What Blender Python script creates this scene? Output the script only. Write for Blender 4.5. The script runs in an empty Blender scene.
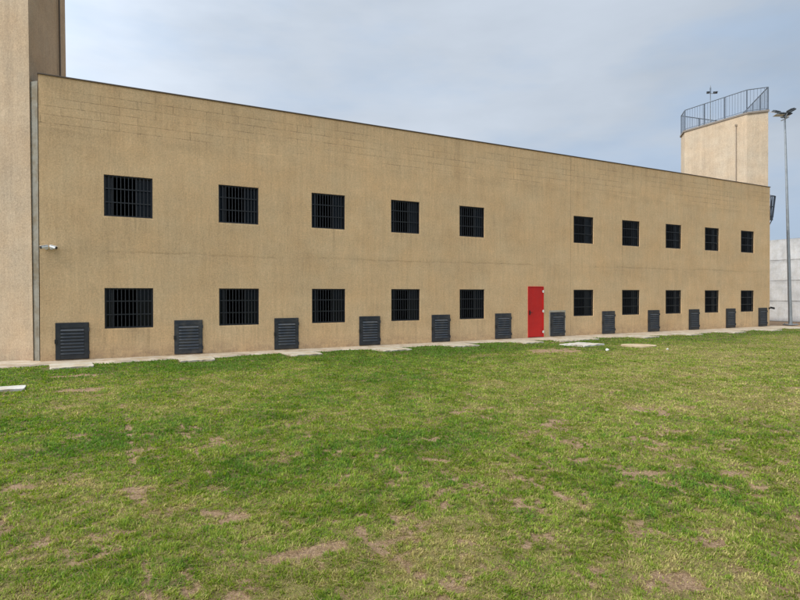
import bpy, bmesh, math, random
import numpy as np
from mathutils import Matrix, Vector
random.seed(7); rng = np.random.default_rng(11)
sc = bpy.context.scene
COL = sc.collection
R = math.radians

# ---------------------------------------------------------------- frame of the place
A = R(28.04); D = 17.842            # facade direction and its distance from the viewpoint
CA, SA = math.cos(A), math.sin(A)
def W(u, n, h=0.0):                  # u along the facade, n metres out from it, h height -> world
    return (-SA*(D-n) + u*CA, CA*(D-n) + u*SA, h)

# ---------------------------------------------------------------- helpers
def link(o, parent=None):
    COL.objects.link(o)
    if parent: o.parent = parent
    return o
def empty(name, loc, rz=0.0):
    o = bpy.data.objects.new(name, None); o.empty_display_size = .3
    o.location = loc; o.rotation_euler = (0, 0, rz)
    return link(o)
def tag(o, label=None, cat=None, group=None, kind=None):
    if label: o['label'] = label
    if cat: o['category'] = cat
    if group: o['group'] = group
    if kind or cat: o['kind'] = kind or 'thing'
    return o
def mesh_obj(name, bm, mats, parent=None, loc=None, rz=0, smooth=False):
    bmesh.ops.recalc_face_normals(bm, faces=bm.faces[:])
    me = bpy.data.meshes.new(name); bm.to_mesh(me); bm.free()
    if not isinstance(mats, (list, tuple)): mats = [mats]
    for m in mats: me.materials.append(m)
    if smooth:
        for p in me.polygons: p.use_smooth = True
    o = bpy.data.objects.new(name, me)
    if loc is not None: o.location = loc
    o.rotation_euler = (0, 0, rz)
    return link(o, parent)
def box(bm, x0, x1, y0, y1, z0, z1, bevel=0, mat=0, M=None):
    vs = [bm.verts.new((x, y, z)) for z in (z0, z1) for y in (y0, y1) for x in (x0, x1)]
    fs = [(0,1,3,2),(4,5,7,6),(0,1,5,4),(2,3,7,6),(0,2,6,4),(1,3,7,5)]
    faces = [bm.faces.new([vs[i] for i in f]) for f in fs]
    for f in faces: f.material_index = mat
    if bevel:
        es = list({e for f in faces for e in f.edges})
        r = bmesh.ops.bevel(bm, geom=es, offset=bevel, segments=2, affect='EDGES', profile=.6)
        vs = list({v for f in r['faces'] for v in f.verts} | {v for v in vs if v.is_valid})
    if M is not None:
        bmesh.ops.transform(bm, matrix=M, verts=[v for v in vs if v.is_valid])
def tube(bm, a, b, r, seg=8, r2=None, cap=True):
    a = Vector(a); b = Vector(b); d = b-a; L = d.length
    if L < 1e-6: return
    q = d.to_track_quat('Z', 'Y').to_matrix().to_4x4()
    M = Matrix.Translation((a+b)/2) @ q
    bmesh.ops.create_cone(bm, cap_ends=cap, segments=seg, radius1=r, radius2=r if r2 is None else r2, depth=L, matrix=M)
def prism(bm, poly, z0, z1, topoff=(0, 0)):
    lo = [bm.verts.new((x, y, z0)) for x, y in poly]
    hi = [bm.verts.new((x+topoff[0], y+topoff[1], z1)) for x, y in poly]
    n = len(poly)
    bm.faces.new(lo); bm.faces.new(hi)
    for i in range(n): bm.faces.new((lo[i], lo[(i+1) % n], hi[(i+1) % n], hi[i]))
def copy_tree(o, parent=None):
    c = o.copy(); COL.objects.link(c)
    if parent: c.parent = parent
    for ch in list(o.children): copy_tree(ch, c)
    return c

# ---------------------------------------------------------------- node helper
class NT:
    def __init__(s, name):
        s.m = bpy.data.materials.new(name); s.m.use_nodes = True
        s.t = s.m.node_tree; s.t.nodes.clear()
        s.out = s.t.nodes.new('ShaderNodeOutputMaterial')
        s.b = s.t.nodes.new('ShaderNodeBsdfPrincipled')
        s.t.links.new(s.b.outputs[0], s.out.inputs[0])
        s.co = None
    def n(s, typ, ins=None, **kw):
        nd = s.t.nodes.new(typ)
        for k, v in kw.items(): setattr(nd, k, v)
        for k, v in (ins or {}).items():
            if hasattr(v, 'is_output'): s.t.links.new(v, nd.inputs[k])
            else: nd.inputs[k].default_value = v
        return nd
    def coord(s):
        if s.co is None: s.co = s.n('ShaderNodeTexCoord')
        return s.co.outputs['Object']
    def map(s, scale, loc=(0, 0, 0)):
        return s.n('ShaderNodeMapping', {'Vector': s.coord(), 'Scale': scale, 'Location': loc}).outputs[0]
    def noise(s, scale, detail=4, rough=.55, vec=None, loc=(0, 0, 0)):
        sc3 = scale if isinstance(scale, tuple) else (scale,)*3
        v = s.map(sc3, loc)
        return s.n('ShaderNodeTexNoise', {'Vector': v, 'Scale': 1.0, 'Detail': detail, 'Roughness': rough}).outputs['Fac']
    def math(s, op, a, b=None, c=None, clamp=False):
        nd = s.n('ShaderNodeMath', operation=op, use_clamp=clamp)
        for i, v in enumerate((a, b, c)):
            if v is None: continue
            if hasattr(v, 'is_output'): s.t.links.new(v, nd.inputs[i])
            else: nd.inputs[i].default_value = v
        return nd.outputs[0]
    def rng(s, v, a, b, c=0., d=1.):
        return s.n('ShaderNodeMapRange', {'Value': v, 'From Min': a, 'From Max': b, 'To Min': c, 'To Max': d}).outputs[0]
    def mix(s, f, a, b, blend='MIX'):
        nd = s.n('ShaderNodeMix', data_type='RGBA', blend_type=blend)
        for i, v in ((0, f), (6, a), (7, b)):
            if hasattr(v, 'is_output'): s.t.links.new(v, nd.inputs[i])
            else: nd.inputs[i].default_value = v if i == 0 else (*v, 1) if len(v) == 3 else v
        return nd.outputs[2]
    def val(s, c, f):                # multiply colour by scalar socket
        return s.n('ShaderNodeHueSaturation', {'Color': c, 'Value': f}).outputs[0]
    def set(s, **k):
        for key, v in k.items():
            key = key.replace('_', ' ')
            if hasattr(v, 'is_output'): s.t.links.new(v, s.b.inputs[key])
            else: s.b.inputs[key].default_value = (*v, 1) if isinstance(v, tuple) and len(v) == 3 else v
    def bump(s, h, strength=.5, dist=.01, prev=None):
        ins = {'Height': h, 'Strength': strength, 'Distance': dist}
        if prev: ins['Normal'] = prev
        return s.n('ShaderNodeBump', ins).outputs[0]

def simple(name, col, rough=.5, metal=0., grime=.15, scale=6., bump=0., vary=0.):
    t = NT(name)
    f = t.noise(scale, 5, .65)
    c = t.mix(t.rng(f, .3, .75), col, tuple(x*(1-grime) for x in col))
    if vary:                         # weathering differs from piece to piece
        rd = t.n('ShaderNodeObjectInfo').outputs['Random']
        c = t.val(c, t.rng(rd, 0, 1, 1-vary, 1+vary))
        dust = t.math('MULTIPLY', t.rng(t.noise((3., 3., 7.), 5, .7), .45, .7), t.rng(rd, 0, 1, .1, .5))
        c = t.mix(dust, c, (.16, .135, .10))
    r = t.rng(t.noise(scale*3, 4), .3, .7, max(.05, rough-.08), min(1, rough+.1))
    t.set(Base_Color=c, Roughness=r, Metallic=metal)
    if bump: t.set(Normal=t.bump(t.noise(scale*14, 3), bump, .004))
    return t.m

ucs = [(0.07, 1.33), (3.19, 4.42), (6.18, 7.38), (9.15, 10.33), (12.09, 13.26),
       (18.01, 19.20), (21.02, 22.20), (24.04, 25.21), (27.06, 28.23), (30.13, 31.32)]
# ---------------------------------------------------------------- materials
def render_wall(name, base, facade=False, seed=0.):
    t = NT(name)
    L = (seed, seed*.7, seed*.3)
    big = t.noise(.45, 5, .6, loc=L); mid = t.noise(2.1, 5, .62, loc=L)
    drag = t.noise((9., 9., .55), 4, .6, loc=L)           # trowel drag marks running down the wall
    drag2 = t.noise((26., 26., 3.5), 3, .6, loc=L)
    grain = t.noise(30., 4, .75, loc=L); grain2 = t.noise(120., 2, .6, loc=L)
    hz = t.noise((.3, .3, 1.6), 4, .6, loc=L)              # lifts of render laid in horizontal bands
    v = t.math('ADD', t.rng(big, .3, .7, -.07, .07), 1.0)
    v = t.math('ADD', v, t.rng(mid, .25, .75, -.06, .06))
    v = t.math('ADD', v, t.rng(drag, .25, .75, -.08, .08))
    v = t.math('ADD', v, t.rng(drag2, .25, .75, -.07, .07))
    v = t.math('ADD', v, t.rng(grain, .25, .75, -.26, .26))
    g3 = t.noise(15., 3, .7, loc=(L[0]+2, 4, 6))
    v = t.math('ADD', v, t.rng(g3, .3, .7, -.09, .09))
    v = t.math('ADD', v, t.rng(hz, .3, .7, -.05, .05))
    col = t.mix(t.rng(t.noise(.8, 4, .6, loc=(L[0]+9, 3, 5)), .3, .7), base, (base[0]*1.03, base[1]*.95, base[2]*.87))
    height = t.math('ADD', t.math('MULTIPLY', t.math('ADD', grain, g3), .6), t.math('ADD', t.math('MULTIPLY', drag2, .35), t.math('MULTIPLY', grain2, .3)))
    sep = t.n('ShaderNodeSeparateXYZ', {0: t.coord()})
    X, Z = sep.outputs[0], sep.outputs[2]
    if facade:
        wob = t.rng(t.noise((.35, .35, .35), 3, .6, loc=(4, 1, 2)), .3, .7, -.06, .06)
        def line(h, wid, thr, sd):
            d = t.math('ABSOLUTE', t.math('SUBTRACT', Z, t.math('ADD', wob, h)))
            m = t.rng(d, 0, wid, 1, 0)
            return t.math('MULTIPLY', m, t.rng(t.noise((.5, .5, .5), 4, .7, loc=(sd, sd, 0)), thr, thr+.12))
        l1 = line(3.0, .045, .44, 3.); l2 = line(2.86, .04, .5, 8.)
        l3 = line(6.3, .03, .46, 12.); l4 = line(3.02, .16, .44, 21.); l5 = line(6.22, .22, .42, 31.)
        # blockwork telegraphing through the thin parapet render
        bv = t.n('ShaderNodeCombineXYZ', {0: X, 1: Z}).outputs[0]
        br = t.n('ShaderNodeTexBrick', {'Vector': bv, 'Scale': 1.0, 'Mortar Size': .013, 'Mortar Smooth': .5, 'Brick Width': .95, 'Row Height': .23,
                 'Color1': (0, 0, 0, 1), 'Color2': (0, 0, 0, 1), 'Mortar': (1, 1, 1, 1)}).outputs['Color']
        zone = t.math('MULTIPLY', t.rng(Z, 6.3, 6.42), t.rng(Z, 7.62, 7.5))
        patch = t.rng(t.noise((.34, .34, .8), 4, .65, loc=(2.2, 0, 1.3)), .4, .52)
        mort = t.math('MULTIPLY', t.math('MULTIPLY', br, zone), t.math('MULTIPLY', patch, t.rng(t.noise(3., 3, .6), .3, .6)))
        vj = t.rng(t.math('ABSOLUTE', t.math('SUBTRACT', X, 17.83)), .004, .016, 1, 0)
        dark = t.math('ADD', t.math('MULTIPLY', l1, .14), t.math('MULTIPLY', l2, .10))
        dark = t.math('ADD', dark, t.math('ADD', t.math('MULTIPLY', l4, .05), t.math('MULTIPLY', l5, .09)))
        dark = t.math('ADD', dark, t.math('MULTIPLY', mort, .34))
        dark = t.math('ADD', dark, t.math('MULTIPLY', vj, .35))
        v = t.math('SUBTRACT', v, dark)
        v = t.math('ADD', v, t.math('MULTIPLY', l3, .14))
        height = t.math('SUBTRACT', height, t.math('MULTIPLY', t.math('ADD', t.math('ADD', l1, mort), vj), .5))
        # run-off streaks below the coping
        st = t.math('MULTIPLY', t.rng(t.noise((3.2, 3.2, .12), 4, .7, loc=(7, 0, 0)), .5, .7), t.rng(Z, 5.6, 7.7))
        v = t.math('SUBTRACT', v, t.math('MULTIPLY', st, .16))
        # drips and a pale plaster lip under each row of openings
        dn = t.rng(t.noise((5.5, 5.5, .25), 4, .7, loc=(3, 8, 0)), .48, .66)
        for top in (.84, 4.02):
            inwin = None
            for a_, b_ in ucs:
                m_ = t.math('MULTIPLY', t.math('GREATER_THAN', X, a_-.04), t.math('LESS_THAN', X, b_+.04))
                inwin = m_ if inwin is None else t.math('ADD', inwin, m_)
            band = t.math('MULTIPLY', t.rng(Z, top-.85, top), t.math('LESS_THAN', Z, top))
            v = t.math('SUBTRACT', v, t.math('MULTIPLY', t.math('MULTIPLY', inwin, dn), t.math('MULTIPLY', band, .22)))
            lip = t.math('MULTIPLY', t.math('MULTIPLY', inwin, t.math('LESS_THAN', Z, top)), t.rng(Z, top-.05, top-.02))
            v = t.math('ADD', v, t.math('MULTIPLY', lip, t.rng(t.noise(4., 4, .7, loc=(2, 5, 5)), .42, .6, 0, .22)))
    else:                            # patch repairs and run-off on the plain tower faces
        pt = t.rng(t.noise((.9, .9, 1.4), 3, .5, loc=(L[0]+6, 2, 4)), .62, .66)
        v = t.math('SUBTRACT', v, t.math('MULTIPLY', pt, .06))
        ro_ = t.rng(t.noise((2.6, 2.6, .1), 4, .7, loc=(L[0]+1, 5, 0)), .5, .7)
        v = t.math('SUBTRACT', v, t.math('MULTIPLY', ro_, .09))
    # rain-splash soil on the lowest courses
    spl = t.math('MULTIPLY', t.rng(Z, .45, .0), t.rng(t.noise((3., 3., 5.), 5, .7, loc=(1, 1, 1)), .35, .65))
    col = t.mix(t.math('MULTIPLY', spl, .7), col, (.30, .19, .12))
    col = t.val(col, v)
    nrm = t.bump(height, .75, .012)
    nrm = t.bump(mid, .25, .03, nrm)
    t.set(Base_Color=col, Roughness=.92, Normal=nrm)
    t.b.inputs['Specular IOR Level'].default_value = .2
    return t.m

M_FAC = render_wall('facade_render', (.60, .425, .238), True)
M_TWL = render_wall('tower_render_left', (.38, .298, .204), seed=5.)
M_TWR = render_wall('tower_render_right', (.41, .34, .252), seed=13.)

def concrete(name, col, rough=.9, lines=False, soil=1.0):
    t = NT(name)
    a = t.noise(1.3, 6, .65); b = t.noise(14., 5, .7); c = t.noise((4., 4., .5), 5, .65)
    v = t.math('ADD', t.rng(a, .3, .7, .82, 1.14), t.rng(b, .3, .7, -.1, .1))
    v = t.math('ADD', v, t.rng(c, .35, .7, .06, -.10))
    colr = t.mix(t.rng(t.noise(2.7, 5, .7, loc=(3, 3, 3)),   .42, .64, 0, soil), col, (col[0]*.74, col[1]*.64, col[2]*.5))
    h = b
    if lines:
        sep = t.n('ShaderNodeSeparateXYZ', {0: t.coord()}); Z = sep.outputs[2]
        fr = t.math('FRACT', t.math('ADD', t.math('DIVIDE', Z, 1.36), .52))
        ln = t.rng(t.math('ABSOLUTE', t.math('SUBTRACT', fr, .5)), .49, .5, 0, 1)
        smear = t.math('MULTIPLY', t.rng(fr, .3, .5), t.rng(fr, .56, .5))
        v = t.math('SUBTRACT', v, t.math('MULTIPLY', smear, t.rng(t.noise((1.2, 1.2, 3.), 5, .7), .35, .65, .05, .3)))
    t.set(Base_Color=t.val(colr, v), Roughness=rough, Normal=t.bump(h, .5, .006))
    return t.m
M_CONC = concrete('raw_concrete', (.225, .21, .17))
M_APRON = concrete('apron_concrete', (.41, .345, .26))
M_SLAB = concrete('slab_concrete', (.44, .395, .31))
M_SLABW = concrete('white_slab', (.50, .475, .43))
M_PERIM = concrete('perimeter_concrete', (.46, .46, .455), lines=True, soil=.3)
M_COPE = simple('coping_metal', (.12, .088, .06), .55, .3)
M_DARK = simple('grille_steel', (.010, .012, .015), .5, .0, .3)
M_FRAME = simple('window_frame', (.012, .013, .016), .5, .0, .2)
M_LOUV = simple('louvre_paint', (.017, .021, .028), .5, 0, .25, 4., vary=.3)
M_SLAT = simple('slat_paint', (.043, .05, .06), .5, 0, .3, 5., vary=.25)
M_RED = simple('door_red', (.56, .010, .006), .6, 0, .22, 2.2)
M_HINGE = simple('hinge_pale', (.62, .58, .52), .45, .2)
M_BLACK = simple('black_plastic', (.012, .012, .013), .4)
M_WHITE = simple('camera_white', (.75, .75, .74), .35, 0, .1)
M_RAIL = simple('railing_paint', (.13, .155, .19), .45, .2, .2, 8.)
M_DARKRAIL = simple('dark_railing', (.03, .038, .05), .5, .1)
M_GALV = simple('galvanised_steel', (.30, .32, .33), .45, .55, .3, 3.)
M_LAMP = simple('lamp_housing', (.05, .055, .06), .4, .3)
M_PIPE = simple('pipe_paint', (.33, .26, .19), .6, 0, .25)
M_EDGE = simple('slab_edge_paint', (.20, .17, .14), .8, 0, .2)
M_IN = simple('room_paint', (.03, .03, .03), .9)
M_STONE = simple('pale_stone', (.75, .73, .70), .8, 0, .2, 12.)
g = NT('window_glass'); g.set(Base_Color=(.005, .008, .011), Roughness=.08, Metallic=0.0); g.b.inputs['Specular IOR Level'].default_value = .16
M_GLASS = g.m
g = NT('lamp_glass'); g.set(Base_Color=(.35, .37, .38), Roughness=.15); M_LGLASS = g.m

# ================================================================ PRISON BUILDING
UL, UR, HT = -1.47, 32.82, 7.72
DEPTH = 13.0
rows = [(.843, 1.992), (4.022, 5.192)]
DOOR = (15.455, 16.30, .015, 2.125)
bld = empty('prison_building', W(0, 0), A)
tag(bld, 'long two storey tan rendered block with barred square windows and a red door', 'building')

bm = bmesh.new()
us = sorted({UL, UR, DOOR[0], DOOR[1], *[v for p in ucs for v in p]})
hs = sorted({0.0, -.3, HT, DOOR[3], *[v for p in rows for v in p]})
holes = [(a, b, c, d) for a, b in ucs for c, d in rows] + [(DOOR[0], DOOR[1], 0.0, DOOR[3])]
vmap = {}
def gv(u, y, h):
    k = (round(u, 4), round(y, 4), round(h, 4))
    if k not in vmap: vmap[k] = bm.verts.new(k)
    return vmap[k]
for i in range(len(us)-1):
    for j in range(len(hs)-1):
        u0, u1, h0, h1 = us[i], us[i+1], hs[j], hs[j+1]
        um, hm = (u0+u1)/2, (h0+h1)/2
        if any(a < um < b and c < hm < d for a, b, c, d in holes): continue
        bm.faces.new((gv(u0, 0, h0), gv(u1, 0, h0), gv(u1, 0, h1), gv(u0, 0, h1)))
RV = .22
for a, b, c, d in holes:             # reveals
    for p, q in (((a, c), (b, c)), ((b, c), (b, d)), ((b, d), (a, d)), ((a, d), (a, c))):
        try: bm.faces.new((gv(p[0], 0, p[1]), gv(q[0], 0, q[1]), gv(q[0], RV, q[1]), gv(p[0], RV, p[1])))
        except ValueError: pass
for (x0, y0, x1, y1) in ((UL, 0, UL, DEPTH), (UL, DEPTH, UR, DEPTH), (UR, DEPTH, UR, 0)):
    f = [bm.verts.new((x0, y0, -.3)), bm.verts.new((x1, y1, -.3)), bm.verts.new((x1, y1, HT)), bm.verts.new((x0, y0, HT))]
    bm.faces.new(f)
bm.faces.new([bm.verts.new(p) for p in ((UL, 0.01, 6.9), (UR, 0.01, 6.9), (UR, DEPTH-.01, 6.9), (UL, DEPTH-.01, 6.9))])
# inner face of the parapet
bm.faces.new([bm.verts.new(p) for p in ((UL, .2, 6.9), (UR, .2, 6.9), (UR, .2, HT), (UL, .2, HT))])
mesh_obj('wall', bm, M_FAC, bld)

bm = bmesh.new()
box(bm, UL-.025, UR+.03, -.03, .235, HT, HT+.036, .006)
box(bm, UL-.025, UL+.18, .24, DEPTH, HT, HT+.045); box(bm, UR-.18, UR+.03, .24, DEPTH, HT, HT+.045)
mesh_obj('coping', bm, M_COPE, bld)

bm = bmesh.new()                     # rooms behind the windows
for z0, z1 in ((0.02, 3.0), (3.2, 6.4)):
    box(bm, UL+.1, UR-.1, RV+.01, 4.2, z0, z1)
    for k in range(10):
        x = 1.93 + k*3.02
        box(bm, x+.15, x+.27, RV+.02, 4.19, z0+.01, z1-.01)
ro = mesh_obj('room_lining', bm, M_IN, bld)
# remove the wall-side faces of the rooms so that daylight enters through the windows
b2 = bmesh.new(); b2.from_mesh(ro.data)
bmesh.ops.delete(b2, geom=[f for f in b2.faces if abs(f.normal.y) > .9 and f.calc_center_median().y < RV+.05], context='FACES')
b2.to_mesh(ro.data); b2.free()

# --- window: frame > grille, panes (unit 1.18 x 1.16, origin at lower left of the opening)
WW, WH = 1.18, 1.16
def make_window():
    bm = bmesh.new(); e = .003
    y0, y1 = .10, .16
    for a in ((e, .05, e, WH-e), (WW-.05, WW-e, e, WH-e), (.05, WW-.05, e, .05), (.05, WW-.05, WH-.05, WH-e)):
        box(bm, a[0], a[1], y0, y1, a[2], a[3])
    box(bm, .16, .195, .105, .15, .05, WH-.05); box(bm, WW-.42, WW-.38, .115, .155, .05, WH-.05)
    o = mesh_obj('window', bm, M_FRAME, bld)
    bm = bmesh.new()
    for a in ((e, .03, e, WH-e), (WW-.03, WW-e, e, WH-e), (.03, WW-.03, e, .03), (.03, WW-.03, WH-.03, WH-e)):
        box(bm, a[0], a[1], .03, .06, a[2], a[3])
    nb = 11
    for k in range(nb):
        x = .03 + (WW-.06)*(k+1)/(nb+1)
        tube(bm, (x, .045, .03), (x, .045, WH-.03), .0115, 6)
    for fz in (.345, .675):
        box(bm, .03, WW-.03, .026, .034, WH*fz-.014, WH*fz+.014)
    mesh_obj('grille', bm, M_DARK, o)
    for x0, x1, y in ((.05, .16, .13), (WW-.38, WW-.05, .14)):
        bm = bmesh.new(); box(bm, x0, x1, y, y+.006, .05, WH-.05)
        mesh_obj('pane', bm, M_GLASS, o)
    return o
w0 = make_window(); first = True
for r, (c, d) in enumerate(rows):
    for i, (a, b) in enumerate(ucs):
        o = w0 if first else copy_tree(w0, bld); first = False
        o.location = (a, 0, c); o.scale = ((b-a)/WW, 1, (d-c)/WH)

# --- louvred vent panels
VW, VH = .765, .975
def make_vent():
    bm = bmesh.new(); bd = .105
    for a in ((0, bd, 0, VH), (VW-bd, VW, 0, VH), (bd, VW-bd, 0, bd+.02), (bd, VW-bd, VH-bd-.02, VH)):
        box(bm, a[0], a[1], -.045, -.002, a[2], a[3], .004)
    box(bm, -.018, VW+.018, -.028, -.0015, -.012, VH+.022)     # fixed outer frame behind the leaf
    o = mesh_obj('louvred_vent', bm, M_LOUV, bld)
    bm = bmesh.new(); ns = 8
    z0, z1 = bd+.02, VH-bd-.02
    for k in range(ns):
        z = z0 + (z1-z0)*(k+.5)/ns; s = (z1-z0)/ns
        Mx = Matrix.Translation((VW/2, -.037, z)) @ Matrix.Rotation(R(-38), 4, 'X')
        box(bm, -(VW-2*bd)/2-.001, (VW-2*bd)/2+.001, -.003, .003, -s*.5, s*.5, 0, 0, Mx)
    mesh_obj('louvres', bm, M_SLAT, o)
    for z in (.16, .80):
        bm = bmesh.new(); tube(bm, (VW+.016, -.045, z-.05), (VW+.016, -.045, z+.05), .014, 8)
        mesh_obj('hinge', bm, M_LOUV, o)
    bm = bmesh.new(); box(bm, -.035, .03, -.062, -.02, VH*.5-.06, VH*.5+.06, .006)
    mesh_obj('latch', bm, M_BLACK, o)
    return o
vus = [-1.10, 1.915, 4.925, 7.91, 10.85, 13.79, 16.69, 19.745, 22.78, 25.80, 28.835, 31.755]
v0 = make_vent()
for i, u in enumerate(vus):
    o = v0 if i == 0 else copy_tree(v0, bld)
    o.location = (u, 0, .04)

# pale bare plaster round one vent
bm = bmesh.new()
box(bm, 16.62, 17.53, -.004, .01, 1.045, 1.115); box(bm, 16.60, 16.665, -.004, .01, .05, 1.045); box(bm, 17.48, 17.53, -.004, .01, .05, 1.045)
mesh_obj('plaster_patch', bm, M_SLAB, bld)

# --- red steel door
dw, dh = DOOR[1]-DOOR[0], DOOR[3]-DOOR[2]
bm = bmesh.new(); box(bm, .035, dw-.035, .0, .05, .012, dh-.035, .004)
door = mesh_obj('door', bm, M_RED, bld, (DOOR[0], .0, DOOR[2]))
bm = bmesh.new()
for a in ((0, .033, 0, dh), (dw-.033, dw, 0, dh), (.033, dw-.033, dh-.033, dh)): box(bm, a[0], a[1], -.02, .12, a[2], a[3]-.001, .003)
mesh_obj('door_frame', bm, M_RED, door)
for z in (.22, 1.08, 1.90):
    bm = bmesh.new(); tube(bm, (dw-.02, -.03, z-.055), (dw-.02, -.03, z+.055), .02, 10); box(bm, dw-.085, dw-.025, -.03, -.021, z-.045, z+.045)
    mesh_obj('hinge', bm, M_HINGE, door)
bm = bmesh.new(); box(bm, .07, .125, -.02, .0, .93, 1.12, .005); box(bm, .07, .20, -.06, -.04, 1.02, 1.045, .006); tube(bm, (.09, -.05, 1.032), (.09, -.01, 1.032), .012)
mesh_obj('handle', bm, M_BLACK, door)

# --- small balcony on the end wall
bm = bmesh.new(); box(bm, UR+.002, UR+.36, .03, 1.6, 5.92, 6.08); bal = mesh_obj('balcony', bm, M_DARKRAIL, bld)
bm = bmesh.new(); x0, x1 = UR+.34, UR+.60
for k in range(12):
    y = .06 + k*.138; tube(bm, (x0, y, 6.08), (x1, y, 7.30), .02, 6)
for f in (0.06, .5, 1.0):
    xx = x0+(x1-x0)*f; zz = 6.08+1.22*f; tube(bm, (xx, .05, zz), (xx, 1.59, zz), .02)
    for yy in (.05, 1.59): tube(bm, (UR+.003, yy, zz), (xx, yy, zz), .02)
for yy in (.05, 1.59):
    for k in range(5): tube(bm, (UR+.03+k*.09, yy, 6.08), (UR+.05+k*.15, yy, 7.3), .022, 6)
    tube(bm, (UR+.01, yy, 5.6), (x0-.05, yy, 5.93), .025)
mesh_obj('railing', bm, M_DARKRAIL, bal)

# ================================================================ CORNER TOWER (left)
C = Vector((-9.99, 15.24)); fl = Vector((-.966, .259)); rb = Vector((-.309, .951))
poly = [C, C+rb*3.95, C+rb*3.95+Vector((-.951, .31))*5.5, C+fl*6.0+rb*2.2, C+fl*6.0]
base = C + fl*3 + rb*2
tw = empty('corner_tower', (base.x, base.y, 0))
tag(tw, 'tall cream rendered tower at the left edge, reaching above the picture', 'tower')
loc = [(p.x-base.x, p.y-base.y) for p in poly]
bm = bmesh.new(); prism(bm, loc, -.3, 14.0, (-.10, 0)); mesh_obj('wall', bm, M_TWL, tw)
c0 = C-base
p0 = c0 + rb*.03 + fl*.12; p1 = Vector(W(UL-.035, -.20)[:2])-base; p2 = Vector(W(UL-.035, -1.2)[:2])-base; p3 = c0 + rb*1.2 + fl*.12
bm = bmesh.new(); prism(bm, [tuple(p0), tuple(p1), tuple(p2), tuple(p3)], -.3, 7.6); mesh_obj('bare_concrete_pier', bm, M_CONC, tw)
bm = bmesh.new(); q = c0 + rb*2.95 + Vector((.951, .309))*.05
tube(bm, (q.x-.02, q.y, 4.), (q.x-.09, q.y, 13.8), .028, 10); mesh_obj('downpipe', bm, M_COPE, tw)

# ================================================================ WATCHTOWER (right)
P = [Vector(p) for p in ((20.96, 41.8), (20.57, 40.5), (22.59, 36.5), (23.66, 36.02), (25.95, 43.6))]
ctr = sum(P, Vector((0, 0)))/len(P)
KS = 1.06
wt = empty('watchtower', (ctr.x*KS, ctr.y*KS, -.105)); wt.scale = (KS, KS, KS)
tag(wt, 'pale cream tower with a railed roof platform behind the right end of the tan block', 'tower')
LP = [p-ctr for p in P]
def grow(k): return [p + p.normalized()*k for p in LP]
bm = bmesh.new(); prism(bm, [(p.x, p.y) for p in LP], -.3, 13.5); mesh_obj('wall', bm, M_TWR, wt)
bm = bmesh.new(); prism(bm, [(p.x, p.y) for p in grow(.09)], 13.502, 13.62); mesh_obj('roof_slab', bm, M_EDGE, wt)
bm = bmesh.new(); RP = grow(-.02); zb, zt = 13.62, 15.08
posts = []
for i in range(5):
    a, b = RP[i], RP[(i+1) % 5]; L = (b-a).length
    for z, r in ((zt, .032), (zb+.10, .02)): tube(bm, (a.x, a.y, z), (b.x, b.y, z), r, 8)
    nb = max(2, round(L/.19))
    for k in range(1, nb):
        p = a.lerp(b, k/nb); tube(bm, (p.x, p.y, zb+.1), (p.x, p.y, zt), .011, 6)
    npst = max(1, round(L/1.55))
    posts += [a.lerp(b, k/npst) for k in range(npst)]
rl = mesh_obj('railing', bm, M_RAIL, wt)
for p in posts:
    bm = bmesh.new(); box(bm, p.x-.03, p.x+.03, p.y-.03, p.y+.03, zb+.001, zt-.002); box(bm, p.x-.06, p.x+.06, p.y-.06, p.y+.06, zb+.001, zb+.015)
    mesh_obj('railing_post', bm, M_RAIL, rl)
a, b = LP[1], LP[2]; q = a.lerp(b, .845) + Vector((-.893, -.45))*.05
bm = bmesh.new(); tube(bm, (q.x, q.y, 2), (q.x, q.y, 12.95), .028, 10); box(bm, q.x-.06, q.x+.06, q.y-.05, q.y+.05, 12.9, 13.02, .02)
mesh_obj('downpipe', bm, M_PIPE, wt)

# mast with two cameras on the platform
cm = empty('camera_mast', (22.98*KS, 41.5*KS, 13.62*KS-.105)); cm.scale = (KS, KS, KS)
tag(cm, 'thin mast carrying small cameras, standing on the railed platform of the right tower', 'camera mast')
bm = bmesh.new(); tube(bm, (0, 0, 0), (0, 0, 3.6), .045, 10, .022); box(bm, -.12, .12, -.12, .12, 0, .02); tube(bm, (-.3, 0, 3.02), (.3, 0, 3.02), .02); mesh_obj('pole', bm, M_GALV, cm)
for s in (-1, 1):
    bm = bmesh.new(); Mx = Matrix.Translation((s*.28, -.12, 3.05)) @ Matrix.Rotation(R(20*s), 4, 'Z') @ Matrix.Rotation(R(12), 4, 'X')
    box(bm, -.10, .10, -.28, .2, -.1, .08, .03, 0, Mx); box(bm, -.12, .12, -.34, .22, .08, .1, 0, 0, Mx)
    bmesh.ops.scale(bm, vec=(.62, .62, .75), space=Matrix.Translation((-s*.26, .12, -3.0)), verts=bm.verts)
    o = mesh_obj('camera', bm, M_LAMP, cm)
    bm = bmesh.new(); a = Vector((s*.26, -.36, 2.99)); tube(bm, a, a+Vector((-.02*s, .1, .02)), .05, 12); mesh_obj('lens', bm, M_BLACK, o)
bm = bmesh.new(); tube(bm, (0, 0, 3.0), (0, 0, 3.45), .05, 8); mesh_obj('sensor', bm, M_RAIL, cm)

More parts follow.
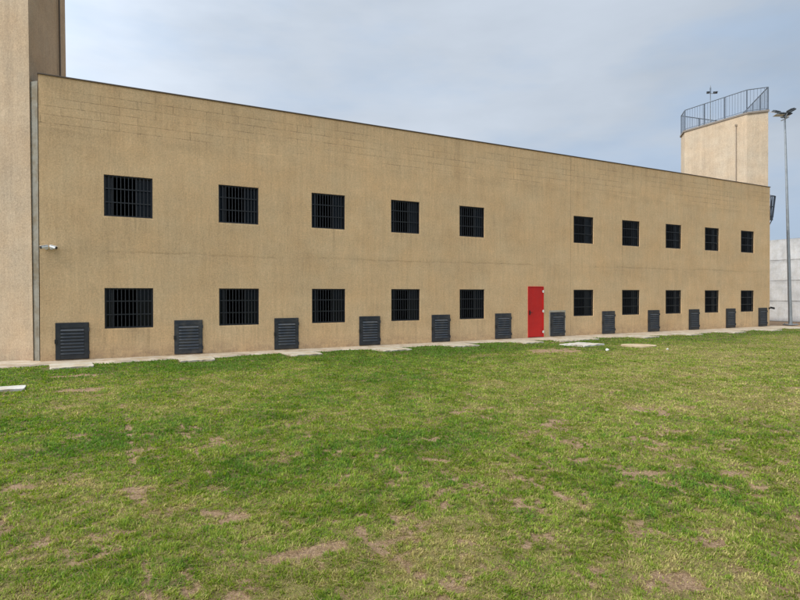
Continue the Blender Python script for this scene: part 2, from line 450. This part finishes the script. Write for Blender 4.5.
# ================================================================ LIGHT MAST
lm = empty('light_mast', (22.6, 32.4, 0)); lm.rotation_euler = (0, R(-1.75), 0)
tag(lm, 'tall grey floodlight mast standing on the right before the pale boundary wall', 'light mast')
bm = bmesh.new(); tube(bm, (0, 0, .0), (0, 0, 12.05), .105, 16, .045); mesh_obj('pole', bm, M_GALV, lm, smooth=False)
bm = bmesh.new(); box(bm, -.28, .28, -.28, .28, .0, .05, .01)
for sx in (-1, 1):
    for sy in (-1, 1): tube(bm, (sx*.2, sy*.2, .05), (sx*.2, sy*.2, .12), .02, 6)
mesh_obj('base_plate', bm, M_GALV, lm)
bm = bmesh.new(); tube(bm, (-.25, 0, 12.0), (.25, 0, 12.0), .03); tube(bm, (0, -.3, 11.9), (0, .3, 11.9), .03); mesh_obj('crossarm', bm, M_GALV, lm)
for (x, y, z, ry, rx) in ((-.20, .12, 12.30, 14, 20), (-.22, -.25, 12.08, 2, -8), (.16, -.05, 12.26, -27, 10), (.18, .3, 12.14, -16, -6)):
    bm = bmesh.new(); Mx = Matrix.Translation((x, y, z)) @ Matrix.Rotation(R(ry), 4, 'Y') @ Matrix.Rotation(R(rx), 4, 'X')
    s = -1 if x < 0 else 1
    box(bm, min(0, s*.34)-.04, max(0, s*.34)+.04, -.2, .2, -.04, .04, .025, 0, Mx)
    for k in range(5): box(bm, s*.06+s*k*.07-.008, s*.06+s*k*.07+.008, -.15, .15, .04, .09, 0, 0, Mx)
    tube(bm, (0, 0, 11.95), (x*.9, y*.9, z-.04), .03)
    o = mesh_obj('floodlight', bm, M_LAMP, lm)
    bm = bmesh.new(); box(bm, min(s*.04, s*.56), max(s*.04, s*.31), -.16, .16, -.052, -.041, 0, 0, Mx); mesh_obj('lamp_glass', bm, M_LGLASS, o)

# ================================================================ PERIMETER WALL
pw = empty('boundary_wall', W(40.0, -12.0), A)
tag(pw, 'high pale grey precast concrete boundary wall at the far right', 'wall')
bm = bmesh.new()
for k in range(-8, 11):
    for j in range(4):
        box(bm, random.uniform(-.006, .006), .2, k*4+.008, k*4+3.992, j*1.36-.02, j*1.36+1.333+(.03 if j == 3 else 0), .015)
mesh_obj('panels', bm, M_PERIM, pw)
bm = bmesh.new()
for k in range(-8, 12): box(bm, .06, .3, k*4-.16, k*4+.16, -.2, 5.3)
box(bm, .05, .19, -31.9, 43.9, -.2, 5.25)
mesh_obj('posts', bm, M_PERIM, pw)

# ================================================================ SECURITY CAMERAS
def bullet(name, u, n, h, yaw, label, body, grp=None, s=1.0):
    r = empty(name, W(u, 0, h), A); tag(r, label, 'camera', grp); r.scale = (s, s, s)
    bm = bmesh.new(); tube(bm, (0, 0, 0), (0, -.03, 0), .055, 14); tube(bm, (0, -.03, 0), (0, -.10, .012), .02, 8)
    mesh_obj('bracket', bm, body, r)
    Mx = Matrix.Translation((0, -.12, .03)) @ Matrix.Rotation(R(yaw), 4, 'Z') @ Matrix.Rotation(R(14), 4, 'X')
    bm = bmesh.new(); bmesh.ops.create_cone(bm, cap_ends=True, segments=18, radius1=.045, radius2=.05, depth=.2, matrix=Mx @ Matrix.Translation((0, -.05, 0)) @ Matrix.Rotation(R(90), 4, 'X'))
    box(bm, -.05, .05, -.17, .05, .047, .054, 0, 0, Mx)
    o = mesh_obj('housing', bm, body, r)
    bm = bmesh.new(); bmesh.ops.create_cone(bm, cap_ends=True, segments=18, radius1=.043, radius2=.043, depth=.03, matrix=Mx @ Matrix.Translation((0, -.16, 0)) @ Matrix.Rotation(R(90), 4, 'X'))
    mesh_obj('lens', bm, M_BLACK, r)
bullet('security_camera', -1.31, 0, 3.07, -62, 'white bullet camera on the tan wall aimed left, nearer the cream tower', M_WHITE, 'security cameras on the tan wall', .85)
bullet('security_camera', -1.185, 0, 3.07, 58, 'white bullet camera on the tan wall aimed right, towards the barred windows', M_WHITE, 'security cameras on the tan wall', .85)
bullet('security_camera', 32.76, 0, 1.0, 60, 'small black camera low on the far right corner of the tan block', M_BLACK, None, 1.0)

# ================================================================ GROUND
def vnoise(x, y, seed):
    xi = np.floor(x).astype(np.int64); yi = np.floor(y).astype(np.int64)
    fx = x-xi; fy = y-yi; fx = fx*fx*(3-2*fx); fy = fy*fy*(3-2*fy)
    def h(a, b):
        n = (a*374761393 + b*668265263 + seed*1442695041) & 0xffffffff
        n = ((n ^ (n >> 13))*1274126177) & 0xffffffff
        return ((n ^ (n >> 16)) & 0xffff)/65535.
    return (h(xi, yi)*(1-fx)+h(xi+1, yi)*fx)*(1-fy) + (h(xi, yi+1)*(1-fx)+h(xi+1, yi+1)*fx)*fy
def fbm(x, y, seed, o=4):
    s = 0; a = .5; t = 0
    for k in range(o):
        s = s + a*vnoise(x*2**k+k*17.3, y*2**k-k*9.1, seed+k); t += a; a *= .55
    return s/t
def sstep(v, a, b):
    t = np.clip((v-a)/(b-a), 0, 1); return t*t*(3-2*t)

seam_u = [(.30, 7.6, 12.9, .11), (1.72, 13.9, 16.2, .09), (3.57, 13.4, 14.8, .085), (2.65, 12.7, 13.9, .085), (2.64, 14.7, 15.9, .08), (4.60, 13.4, 14.7, .085),
          (4.92, 10.9, 12.8, .06), (-.7, 11.5, 13.6, .05), (.95, 9.6, 12.0, .045), (5.6, 12.2, 14.0, .06), (6.6, 9.8, 12.2, .05), (7.6, 10.5, 12.5, .05), (3.62, 15.1, 16.5, .05), (.25, 13.6, 15.6, .05)]
seam_n = [(14.08, .85, 1.75, .09), (12.55, .9, 2.3, .05), (11.95, -.6, .9, .05), (14.95, 2.0, 2.6, .05), (13.55, 3.5, 4.7, .05), (14.2, 4.1, 4.95, .11), (11.3, 2.8, 4.1, .05), (13.1, 1.7, 2.7, .05),
          (12.2, 4.0, 5.9, .05), (15.3, .2, 1.6, .06), (10.6, 4.5, 6.4, .04), (13.3, -.6, .4, .06), (14.7, 3.5, 4.6, .05)]
blobs = [(1.25, 14.15, .34, .12), (4.75, 14.1, .28, .13), (-.26, 5.6, .5, .25), (-.5, 3.4, .7, .22), (12.9, 4.3, 1.3, .75), (.25, 12.3, .16, .25), (.7, 14.55, .16, .16), (2.3, 15.6, .3, .12),
         (15.3, 2.0, .5, .25), (-.9, 13.2, .3, .2), (3.1, 15.6, .2, .15), (5.4, 14.9, .25, .1), (1.2, 15.4, .35, .16), (.35, 15.0, .3, .16), (1.6, 5.2, .35, .1), (.9, 13.25, .3, .12)]
def fields(u, n):
    """bare-soil amount and dryness of the turf at (u, n)"""
    br = fbm(u*5.3, n*5.3, 3, 4); fine = fbm(u*22, n*22, 9, 3)
    wu = (fbm(u*1.7, n*1.7, 21, 3)-.5)*.13; wn = (fbm(u*1.7+40, n*1.7, 22, 3)-.5)*.13
    d = np.zeros_like(u)
    for su, n0, n1, w in seam_u:
        e = np.abs(u+wu-su)/(w*.55) + np.maximum(0, np.maximum(n0-n, n-n1))*6
        d = np.maximum(d, 1.05*np.exp(-e*e)*sstep(br*.6+fine*.4, .42, .60))
    for sn, u0, u1, w in seam_n:
        e = np.abs(n+wn-sn)/(w*.52) + np.maximum(0, np.maximum(u0-u, u-u1))*6
        d = np.maximum(d, .95*np.exp(-e*e)*sstep(br*.6+fine*.4, .44, .62))
    # faint joints between all the other strips of turf
    j = np.abs(((u+wu-.30)/.94) % 1.0 - .5); j = (.5-j)*.94
    col_ = np.floor((u-.3)/.94); jn = np.abs(((n+wn+col_*.73)/1.9) % 1.0 - .5); jn = (.5-jn)*1.9
    on = sstep(fbm(u*.55, n*.55, 33, 3), .52, .68)
    d = np.maximum(d, .7*np.exp(-(j/.035)**2)*on*sstep(br, .42, .62)); d = np.maximum(d, .65*np.exp(-(jn/.035)**2)*on*sstep(br, .45, .65))
    for bu, bn, ru, rn in blobs:
        e = np.hypot((u+wu*2-bu)/ru, (n+wn*2-bn)/rn)
        d = np.maximum(d, 1.05*sstep(e+(br-.5)*1.7+(fine-.5)*1.1, 1.0, .35))
    d = np.maximum(d, .8*sstep(fbm(u*2.6, n*2.6, 51, 4)+(fine-.5)*.3, .66, .78)*sstep(n, 6, 11))
    worn = sstep(n, 10.5, 13.5)
    d = np.maximum(d, worn*.6*sstep(fbm(u*4.3+3, n*5.1, 171, 4)+(fine-.5)*.4, .60, .78))
    d = np.maximum(d, .45*sstep(fbm(u*1.7+7, n*3.2, 58, 4), .62, .76))
    d = np.maximum(d, sstep(u, 33.2, 34.2)*sstep(n, 1.0, .2))        # trampled soil by the mast
    d = np.clip(d*(.45+1.0*fine), 0, 1)
    dry = fbm(u*.42, n*.42, 71, 4)*.70 + fbm(u*2.3, n*2.3, 75, 3)*.45 + (fbm(u*7, n*7, 79, 3)-.5)*.55 - .03
    dry = dry + .18*sstep(u, 3, 12)*sstep(n, 3, 6.5) - .24*sstep(n, 5.5, 2.2) - .05
    dry = dry + .07*worn
    cell = np.floor((u-.3)/.94)*7.13 + np.floor((n+col_*.73)/1.9)*3.7
    dry = dry + (np.modf(np.abs(np.sin(cell)*437.5))[0]-.5)*.12
    for gu, gn, rr in ((3.37, 11.55, .35), (1.1, 12.5, .45), (1.8, 12.2, .5), (5.0, 14.5, .4), (2.6, 13.3, .3), (-.2, 10.5, .8)):
        dry = dry - .2*np.exp(-((u-gu)**2+(n-gn)**2)/rr**2)
    return d, np.clip(dry, 0, 1)
def relief(u, n):
    z = (fbm(u*.5, n*.5, 91, 3)-.5)*.05 + (fbm(u*3.1, n*3.1, 93, 3)-.5)*.035 + (fbm(u*11, n*11, 97, 2)-.5)*.014
    return z*sstep(n, 1.2, 3.0)
def lines(segs):
    out = []
    for a, b, s in segs: out += list(np.arange(a, b, s))
    return np.array(out+[segs[-1][1]])
ug = lines([(-500, -60, 40), (-60, -16, 2), (-16, -3, .16), (-3, 7.5, .045), (7.5, 18, .12), (18, 45, .3), (45, 70, 5), (70, 600, 40)])
ng = lines([(-600, -60, 40), (-60, -6, 3), (-6, 1, .25), (1, 8, .08), (8, 17.2, .045), (17.2, 26, .2), (26, 60, 4), (60, 500, 40)])
Ug, Ng = np.meshgrid(ug, ng)
dirt, dry = fields(Ug.ravel(), Ng.ravel())
Z = relief(Ug.ravel(), Ng.ravel()) - .022 - dirt*.012
Uf, Nf = Ug.ravel(), Ng.ravel()
pts = np.stack([-SA*(D-Nf)+Uf*CA, CA*(D-Nf)+Uf*SA, Z], 1)
nu, nn = len(ug), len(ng)
idx = np.arange(nu*nn).reshape(nn, nu)
quads = np.stack([idx[:-1, :-1], idx[:-1, 1:], idx[1:, 1:], idx[1:, :-1]], -1).reshape(-1, 4)[:, ::-1]
def np_mesh(name, pts, loops, nper):
    me = bpy.data.meshes.new(name)
    me.vertices.add(len(pts)); me.vertices.foreach_set('co', pts.astype(np.float32).ravel())
    nf = len(loops)//nper
    me.loops.add(len(loops)); me.loops.foreach_set('vertex_index', loops.astype(np.int32))
    me.polygons.add(nf); me.polygons.foreach_set('loop_start', np.arange(0, nf*nper, nper, dtype=np.int32))
    me.update(calc_edges=True); me.validate()
    return me
me = np_mesh('ground', pts, quads.ravel(), 4)
for nm, arr in (('dirt', dirt), ('dry', dry)):
    at = me.attributes.new(nm, 'FLOAT', 'POINT'); at.data.foreach_set('value', arr.astype(np.float32))
me.polygons.foreach_set('use_smooth', np.ones(len(me.polygons), dtype=bool))
t = NT('lawn_soil')
ad = t.n('ShaderNodeAttribute', attribute_name='dirt').outputs['Fac']; ay = t.n('ShaderNodeAttribute', attribute_name='dry').outputs['Fac']
f1 = t.noise(9., 6, .7); f2 = t.noise(55., 5, .7); f3 = t.noise(1.1, 4, .6)
soil = t.mix(t.rng(f1, .3, .7), (.27, .165, .095), (.37, .255, .16)); soil = t.mix(t.rng(f2, .42, .62, 0, .75), soil, (.15, .095, .055)); soil = t.mix(t.rng(t.noise(120., 2, .5), .56, .66, 0, .6), soil, (.45, .36, .24))
that = t.mix(t.rng(f2, .3, .7), (.06, .06, .02), (.17, .135, .055)); that = t.mix(t.rng(ay, .3, .8, 0, .6), that, (.23, .19, .07))
dm = t.rng(t.math('ADD', ad, t.rng(f2, .3, .7, -.15, .15)), .2, .55)
c = t.mix(dm, that, soil)
hh = t.math('ADD', f2, t.math('MULTIPLY', t.noise(170., 3, .6), .5))
t.set(Base_Color=c, Roughness=.95, Normal=t.bump(hh, .8, .02)); t.b.inputs['Specular IOR Level'].default_value = .15
me.materials.append(t.m)
go = link(bpy.data.objects.new('ground', me)); tag(go, kind='structure')

# ---------------------------------------------------------------- apron and slabs
def edge_n(u):
    return 1.02 + .10*math.sin(u*.9) + .13*math.sin(u*2.3+1) + .05*math.sin(u*6.1) + (.55 if u > 20 else .55*max(0, (u-14)/6))*.9
bm = bmesh.new(); prev = None
for k in range(0, 480):
    u = -9 + k*.09
    if u > 33.8: break
    nb = .0 if u > UL else -.4
    e = edge_n(u) + random.uniform(-.02, .02)
    row = [bm.verts.new(W(u, nb-.25, .006)), bm.verts.new(W(u, e*.5, .004+random.uniform(-.002, .002))), bm.verts.new(W(u, e-.02, .002)), bm.verts.new(W(u, e, -.09))]
    if prev:
        for i in range(3): bm.faces.new((prev[i], prev[i+1], row[i+1], row[i]))
    prev = row
ap = mesh_obj('pavement', bm, M_APRON, smooth=True); tag(ap, kind='structure')

def slab(u, n, wu, wn, th, rz, label, mat=M_SLAB, name='concrete_slab', grp=None, lift=.0, jag=.05):
    bm = bmesh.new(); poly = []
    k = 40
    for i in range(k):                # slightly broken rectangle
        a = 2*math.pi*i/k; c_, s_ = math.cos(a), math.sin(a)
        r = 1/max(abs(c_), abs(s_)); r = min(r, 1.39)
        r *= 1 + random.uniform(-jag, jag)
        poly.append((c_*r*wu/2, s_*r*wn/2))
    prism(bm, poly, -.08, th)
    bmesh.ops.bevel(bm, geom=[e for e in bm.edges if all(v.co.z > th-.001 for v in e.verts)], offset=.01, segments=1, affect='EDGES')
    x, y, _ = W(u, n); o = mesh_obj(name, bm, mat, None, (x, y, lift), A+R(rz)); tag(o, label, 'slab', grp); return o
ordn = ['leftmost', 'second', 'third', 'fourth', 'fifth', 'sixth', 'seventh', 'eighth', 'ninth', 'tenth', 'eleventh', 'rightmost']
for i, u in enumerate(vus):
    lab = ('pale concrete slab at the lawn edge before the %s louvred vent' % ordn[i]) + ('' if i in (0, 11) else ' counted from the left')
    far = .35 if i > 6 else 0.
    o = slab(u+.38+random.uniform(-.12, .12)+(.15 if i == 0 else 0), 1.42+far+random.uniform(-.08, .08), .98+random.uniform(-.08, .12), 1.02+random.uniform(-.1, .1), .016+random.uniform(0, .012), random.uniform(-5, 5), lab, grp='concrete slabs before the vents')
slab(-1.88, 4.98, 1.15, .46, .028, 0, 'thick pale grey slab lying alone in the grass at the left edge', M_SLABW, jag=.015, lift=.0)
slab(15.0, 3.35, 1.15, .95, .03, 12, 'broken whitish slab in the grass to the right of the red door', M_SLABW, jag=.13)
slab(15.9, 1.75, .9, .5, .025, -8, 'narrow pale slab on the lawn edge just right of the red door', M_SLAB, jag=.1)
slab(35.1, 1.5, 1.1, .8, .02, 3, 'pale slab at the right edge near the foot of the light mast', M_SLAB)
slab(33.9, 2.9, 1.2, .8, .02, -4, 'pale slab in the grass at the right edge, farther from the mast', M_SLAB)
bm = bmesh.new(); prism(bm, [(.58*math.cos(a)*(1+random.uniform(-.04, .04)), .52*math.sin(a)) for a in np.linspace(0, 2*math.pi, 30)[:-1]], -.08, .022)
x, y, _ = W(16.4, 4.6); o = mesh_obj('round_cover', bm, concrete('cover_concrete', (.46, .37, .235)), None, (x, y, .0)); tag(o, 'round sandy beige cover set flush in the lawn before the red door', 'cover')
for (u, n, s, lab) in ((14.05, 5.35, .06, 'small white stone on the grass beside the bare strip, below the broken slab'), (16.05, 6.0, .035, 'tiny white stone alone on the grass beyond the round beige cover')):
    bm = bmesh.new(); bmesh.ops.create_icosphere(bm, subdivisions=2, radius=s)
    for v in bm.verts: v.co *= 1 + random.uniform(-.18, .18); v.co.z *= .7
    x, y, _ = W(u, n); o = mesh_obj('stone', bm, M_STONE, None, (x, y, s*.45)); tag(o, lab, 'stone')

# ================================================================ GRASS
def blade_mesh():
    # sample points in a wide wedge before the viewpoint, density falling with distance
    N = 1500000
    r = 2.4*np.exp(rng.random(N)**.95*math.log(44/2.4))
    th = (rng.random(N)-.5)*R(106)
    x = r*np.sin(th); y = r*np.cos(th)
    u = x*CA + y*SA; n = -(-x*SA + y*CA - D)
    keep = (n > .9) & (u < 41) & (n < 19)
    en = 1.0 + .10*np.sin(u*.9)+.13*np.sin(u*2.3+1)+.55*.9*np.clip((u-14)/6, 0, 1)
    keep &= n > en - .03 + rng.normal(0, .10, N)
    u, n, r, x, y = [a[keep] for a in (u, n, r, x, y)]
    d, dr = fields(u, n)
    p = 1-sstep(d, .25, .75)*.93
    clump = sstep(fbm(u*13, n*13, 131, 2), .25, .75)
    cl2 = sstep(fbm(u*27, n*27, 137, 2), .3, .7); nearf = sstep(r, 16., 6.)
    p = p*(1-nearf*(1-(.42+.45*cl2+.3*clump)))
    k = rng.random(len(u)) < p
    for su, sn, ru, rn in [(v+.38, 1.4, .62, .66) for v in vus]+[(-1.88, 4.98, .58, .26), (15., 3.35, .6, .5), (35.1, 1.5, .6, .5), (33.9, 2.9, .6, .45), (16.4, 4.6, .62, .56)]:
        k &= ~((np.abs(u-su)+.25*(fbm(u*7, n*7, 161, 2)-.5) < ru*.82) & (np.abs(n-sn)+.35*(fbm(u*7, n*7, 163, 2)-.5) < rn*.80))
    u, n, r, x, y, d, dr, clump = [a[k] for a in (u, n, r, x, y, d, dr, clump)]
    K = len(u)
    z = relief(u, n) - .028
    sc_ = np.clip(r/4.0, .75, 4.)
    cl2 = sstep(fbm(u*27, n*27, 137, 2), .3, .7)
    H = (.015+.018*rng.random(K))*(.6+.5*clump+.5*cl2)*(1-.55*sstep(d, .2, .6))*(1-.35*np.clip(dr, 0, 1)) * np.clip(sc_, .9, 1.25)**.6
    Wd = .0032*sc_**.85*(.7+.6*rng.random(K))
    swirl = fbm(u*1.1, n*1.1, 141, 2)*6*math.pi
    az = swirl + rng.normal(0, 1.3, K)
    lean = np.clip(rng.normal(.95, .38, K), .1, 1.45)
    ax, ay = np.cos(az), np.sin(az)
    ln = H*1.35
    t1 = lean*.6; t2 = lean
    p0 = np.stack([x, y, z], 1)
    p1 = p0 + np.stack([ax*np.sin(t1), ay*np.sin(t1), np.cos(t1)], 1)*(ln*.55)[:, None]
    p2 = p1 + np.stack([ax*np.sin(np.minimum(t2*1.25, 1.6)), ay*np.sin(np.minimum(t2*1.25, 1.6)), np.cos(np.minimum(t2*1.25, 1.6))], 1)*(ln*.5)[:, None]
    wa = az + math.pi/2 + rng.normal(0, .5, K)
    s = np.stack([np.cos(wa), np.sin(wa), np.zeros(K)], 1)*Wd[:, None]
    P_ = np.stack([p0-s, p0+s, p1+s*.85, p1-s*.85, p2], 1).reshape(-1, 3)
    b = np.arange(K)*5
    tri = np.stack([b, b+1, b+2, b, b+2, b+3, b+3, b+2, b+4], 1).ravel()
    me = np_mesh('lawn', P_, tri, 3)
    # tint of each blade: fresh green, yellow green, straw
    q = np.clip(dr + rng.normal(0, .15, K) + .35*d + (fbm(u*16, n*16, 151, 2)-.5)*.5, 0, 1.2)
    fresh = np.array([.105, .205, .026]); mid = np.array([.235, .305, .038]); straw = np.array([.44, .375, .15])
    w1 = sstep(q, .25, .62)[:, None]; w2 = sstep(q, .66, .98)[:, None]
    col = (fresh*(1-w1)+mid*w1)*(1-w2) + straw*w2
    col *= (.6+.75*rng.random(K)**1.2)[:, None]
    rgba = np.ones((K*5, 4), np.float32); rgba[:, :3] = np.repeat(col, 5, 0)
    at = me.color_attributes.new('tint', 'FLOAT_COLOR', 'POINT'); at.data.foreach_set('color', rgba.ravel())
    return me
def litter_mesh():
    """dead stalks and clippings lying on the worn spots"""
    N = 420000
    r = 2.4*np.exp(rng.random(N)*math.log(20/2.4)); th = (rng.random(N)-.5)*R(100)
    x = r*np.sin(th); y = r*np.cos(th); u = x*CA+y*SA; n = -(-x*SA+y*CA-D)
    d, dr = fields(u, n)
    k = (n > 1.8) & (n < 19) & (rng.random(N) < .08+.6*sstep(d, .08, .35)*(1-.75*sstep(d, .35, .7)))
    u, n, x, y, r, d = [a[k] for a in (u, n, x, y, r, d)]; K = len(u)
    z = relief(u, n) - .024 + .004*rng.random(K)**2 + np.where(d < .2, .012, 0)
    az = rng.random(K)*2*math.pi; L = .012+.03*rng.random(K); tilt = rng.normal(0, .18, K)
    dv = np.stack([np.cos(az), np.sin(az), tilt], 1)*L[:, None]
    s = np.stack([-np.sin(az), np.cos(az), rng.normal(0, .3, K)], 1)*(.0016*np.clip(r/4, .8, 2.5))[:, None]
    c = np.stack([x, y, z], 1)
    P_ = np.stack([c-dv-s, c-dv+s, c+dv+s*.4, c+dv-s*.4], 1).reshape(-1, 3)
    b = np.arange(K)*4
    me = np_mesh('dead_grass', P_, np.stack([b, b+1, b+2, b, b+2, b+3], 1).ravel(), 3)
    w = rng.random(K)[:, None]
    col = (np.array([.42, .33, .17])*w + np.array([.20, .13, .07])*(1-w))*(.6+.7*rng.random(K))[:, None]
    rgba = np.ones((K*4, 4), np.float32); rgba[:, :3] = np.repeat(col, 4, 0)
    me.color_attributes.new('tint', 'FLOAT_COLOR', 'POINT').data.foreach_set('color', rgba.ravel())
    return me
me = blade_mesh()
t = NT('grass_blades')
c = t.n('ShaderNodeAttribute', attribute_name='tint').outputs['Color']
t.set(Base_Color=c, Roughness=.6); t.b.inputs['Specular IOR Level'].default_value = .12
tr = t.n('ShaderNodeBsdfTranslucent', {'Color': t.n('ShaderNodeHueSaturation', {'Color': c, 'Saturation': 1.1, 'Value': 1.3}).outputs[0]})
mx = t.n('ShaderNodeMixShader', {0: .45, 1: t.b.outputs[0], 2: tr.outputs[0]})
t.t.links.new(mx.outputs[0], t.out.inputs[0])
me.materials.append(t.m)
dm_ = litter_mesh(); dm_.materials.append(t.m); dg = link(bpy.data.objects.new('dead_grass', dm_)); tag(dg, 'straw coloured dead stalks lying on worn spots of the lawn', 'dead grass', kind='stuff')
lw = link(bpy.data.objects.new('lawn', me)); tag(lw, 'patchy sunlit green lawn with straw coloured and bare spots', 'grass', kind='stuff')

# ================================================================ SKY, SUN, CAMERA
SUN_EL = R(47); sx, sy = -.86, -.51
w = bpy.data.worlds.new('World'); sc.world = w; w.use_nodes = True
nt = w.node_tree; nt.nodes.clear()
class WN(NT):
    def __init__(s, tree): s.t = tree; s.co = None
    def coord(s):
        if s.co is None: s.co = s.n('ShaderNodeTexCoord')
        return s.co.outputs['Generated']
q = WN(nt)
sky = q.n('ShaderNodeTexSky', sky_type='NISHITA', sun_disc=False, sun_elevation=SUN_EL, sun_rotation=math.atan2(sx, sy), dust_density=2.0)
b1 = q.n('ShaderNodeBackground', {'Color': sky.outputs[0], 'Strength': .10})
n1 = q.noise((1.1, 1.1, 3.2), 6, .55, loc=(.4, .2, .1)); n2 = q.noise((2.6, 2.6, 8.), 5, .55, loc=(1.4, 3.2, .7))
sp = q.n('ShaderNodeSeparateXYZ', {0: q.coord()})
lr = q.math('ADD', q.math('MULTIPLY', sp.outputs[0], -.75), q.math('MULTIPLY', sp.outputs[2], -.10))
f = q.math('ADD', q.math('ADD', q.rng(n1, .35, .65, -.34, .34), q.rng(n2, .35, .65, -.14, .14)), q.math('ADD', lr, .50), clamp=True)
gap = q.rng(q.math('ADD', n2, q.math('MULTIPLY', sp.outputs[2], .55)), .50, .68)      # blue showing between the cloud sheets, low in the sky
low = q.mix(gap, (.325, .41, .53), (.35, .40, .465))
hi = q.mix(gap, (.50, .585, .705), (.545, .605, .69))
cc = q.mix(f, low, hi)
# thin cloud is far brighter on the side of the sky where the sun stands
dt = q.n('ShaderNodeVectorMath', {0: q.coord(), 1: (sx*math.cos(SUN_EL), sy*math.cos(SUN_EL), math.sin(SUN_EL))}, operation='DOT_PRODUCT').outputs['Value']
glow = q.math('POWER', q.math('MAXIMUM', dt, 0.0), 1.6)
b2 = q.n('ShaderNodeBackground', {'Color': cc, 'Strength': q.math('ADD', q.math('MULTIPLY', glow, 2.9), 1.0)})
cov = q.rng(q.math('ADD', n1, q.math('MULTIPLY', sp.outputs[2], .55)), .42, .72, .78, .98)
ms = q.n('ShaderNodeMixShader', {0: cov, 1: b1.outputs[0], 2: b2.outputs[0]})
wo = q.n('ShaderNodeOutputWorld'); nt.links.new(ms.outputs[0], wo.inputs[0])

sd = bpy.data.lights.new('sun', 'SUN'); sd.energy = 2.5; sd.angle = R(2.0); sd.color = (1, .94, .85)
so = bpy.data.objects.new('sun', sd); link(so)
dv = Vector((sx*math.cos(SUN_EL), sy*math.cos(SUN_EL), math.sin(SUN_EL)))
so.rotation_euler = dv.to_track_quat('Z', 'Y').to_euler(); so.location = (-15, -12, 25)

cd = bpy.data.cameras.new('camera'); cam = bpy.data.objects.new('camera', cd); link(cam)
cd.sensor_width = 36; cd.lens = 36*560/800; cd.clip_end = 3000; cd.clip_start = .05
Mx = Matrix.Rotation(R(90-.431), 4, 'X') @ Matrix.Rotation(R(-.152), 4, 'Z')
cam.matrix_world = Matrix.Translation((0, 0, 1.75)) @ Mx
sc.camera = cam
vs = sc.view_settings; vs.view_transform = 'Standard'; vs.look = 'None'; vs.exposure = .32; vs.gamma = 1; vs.use_curve_mapping = False
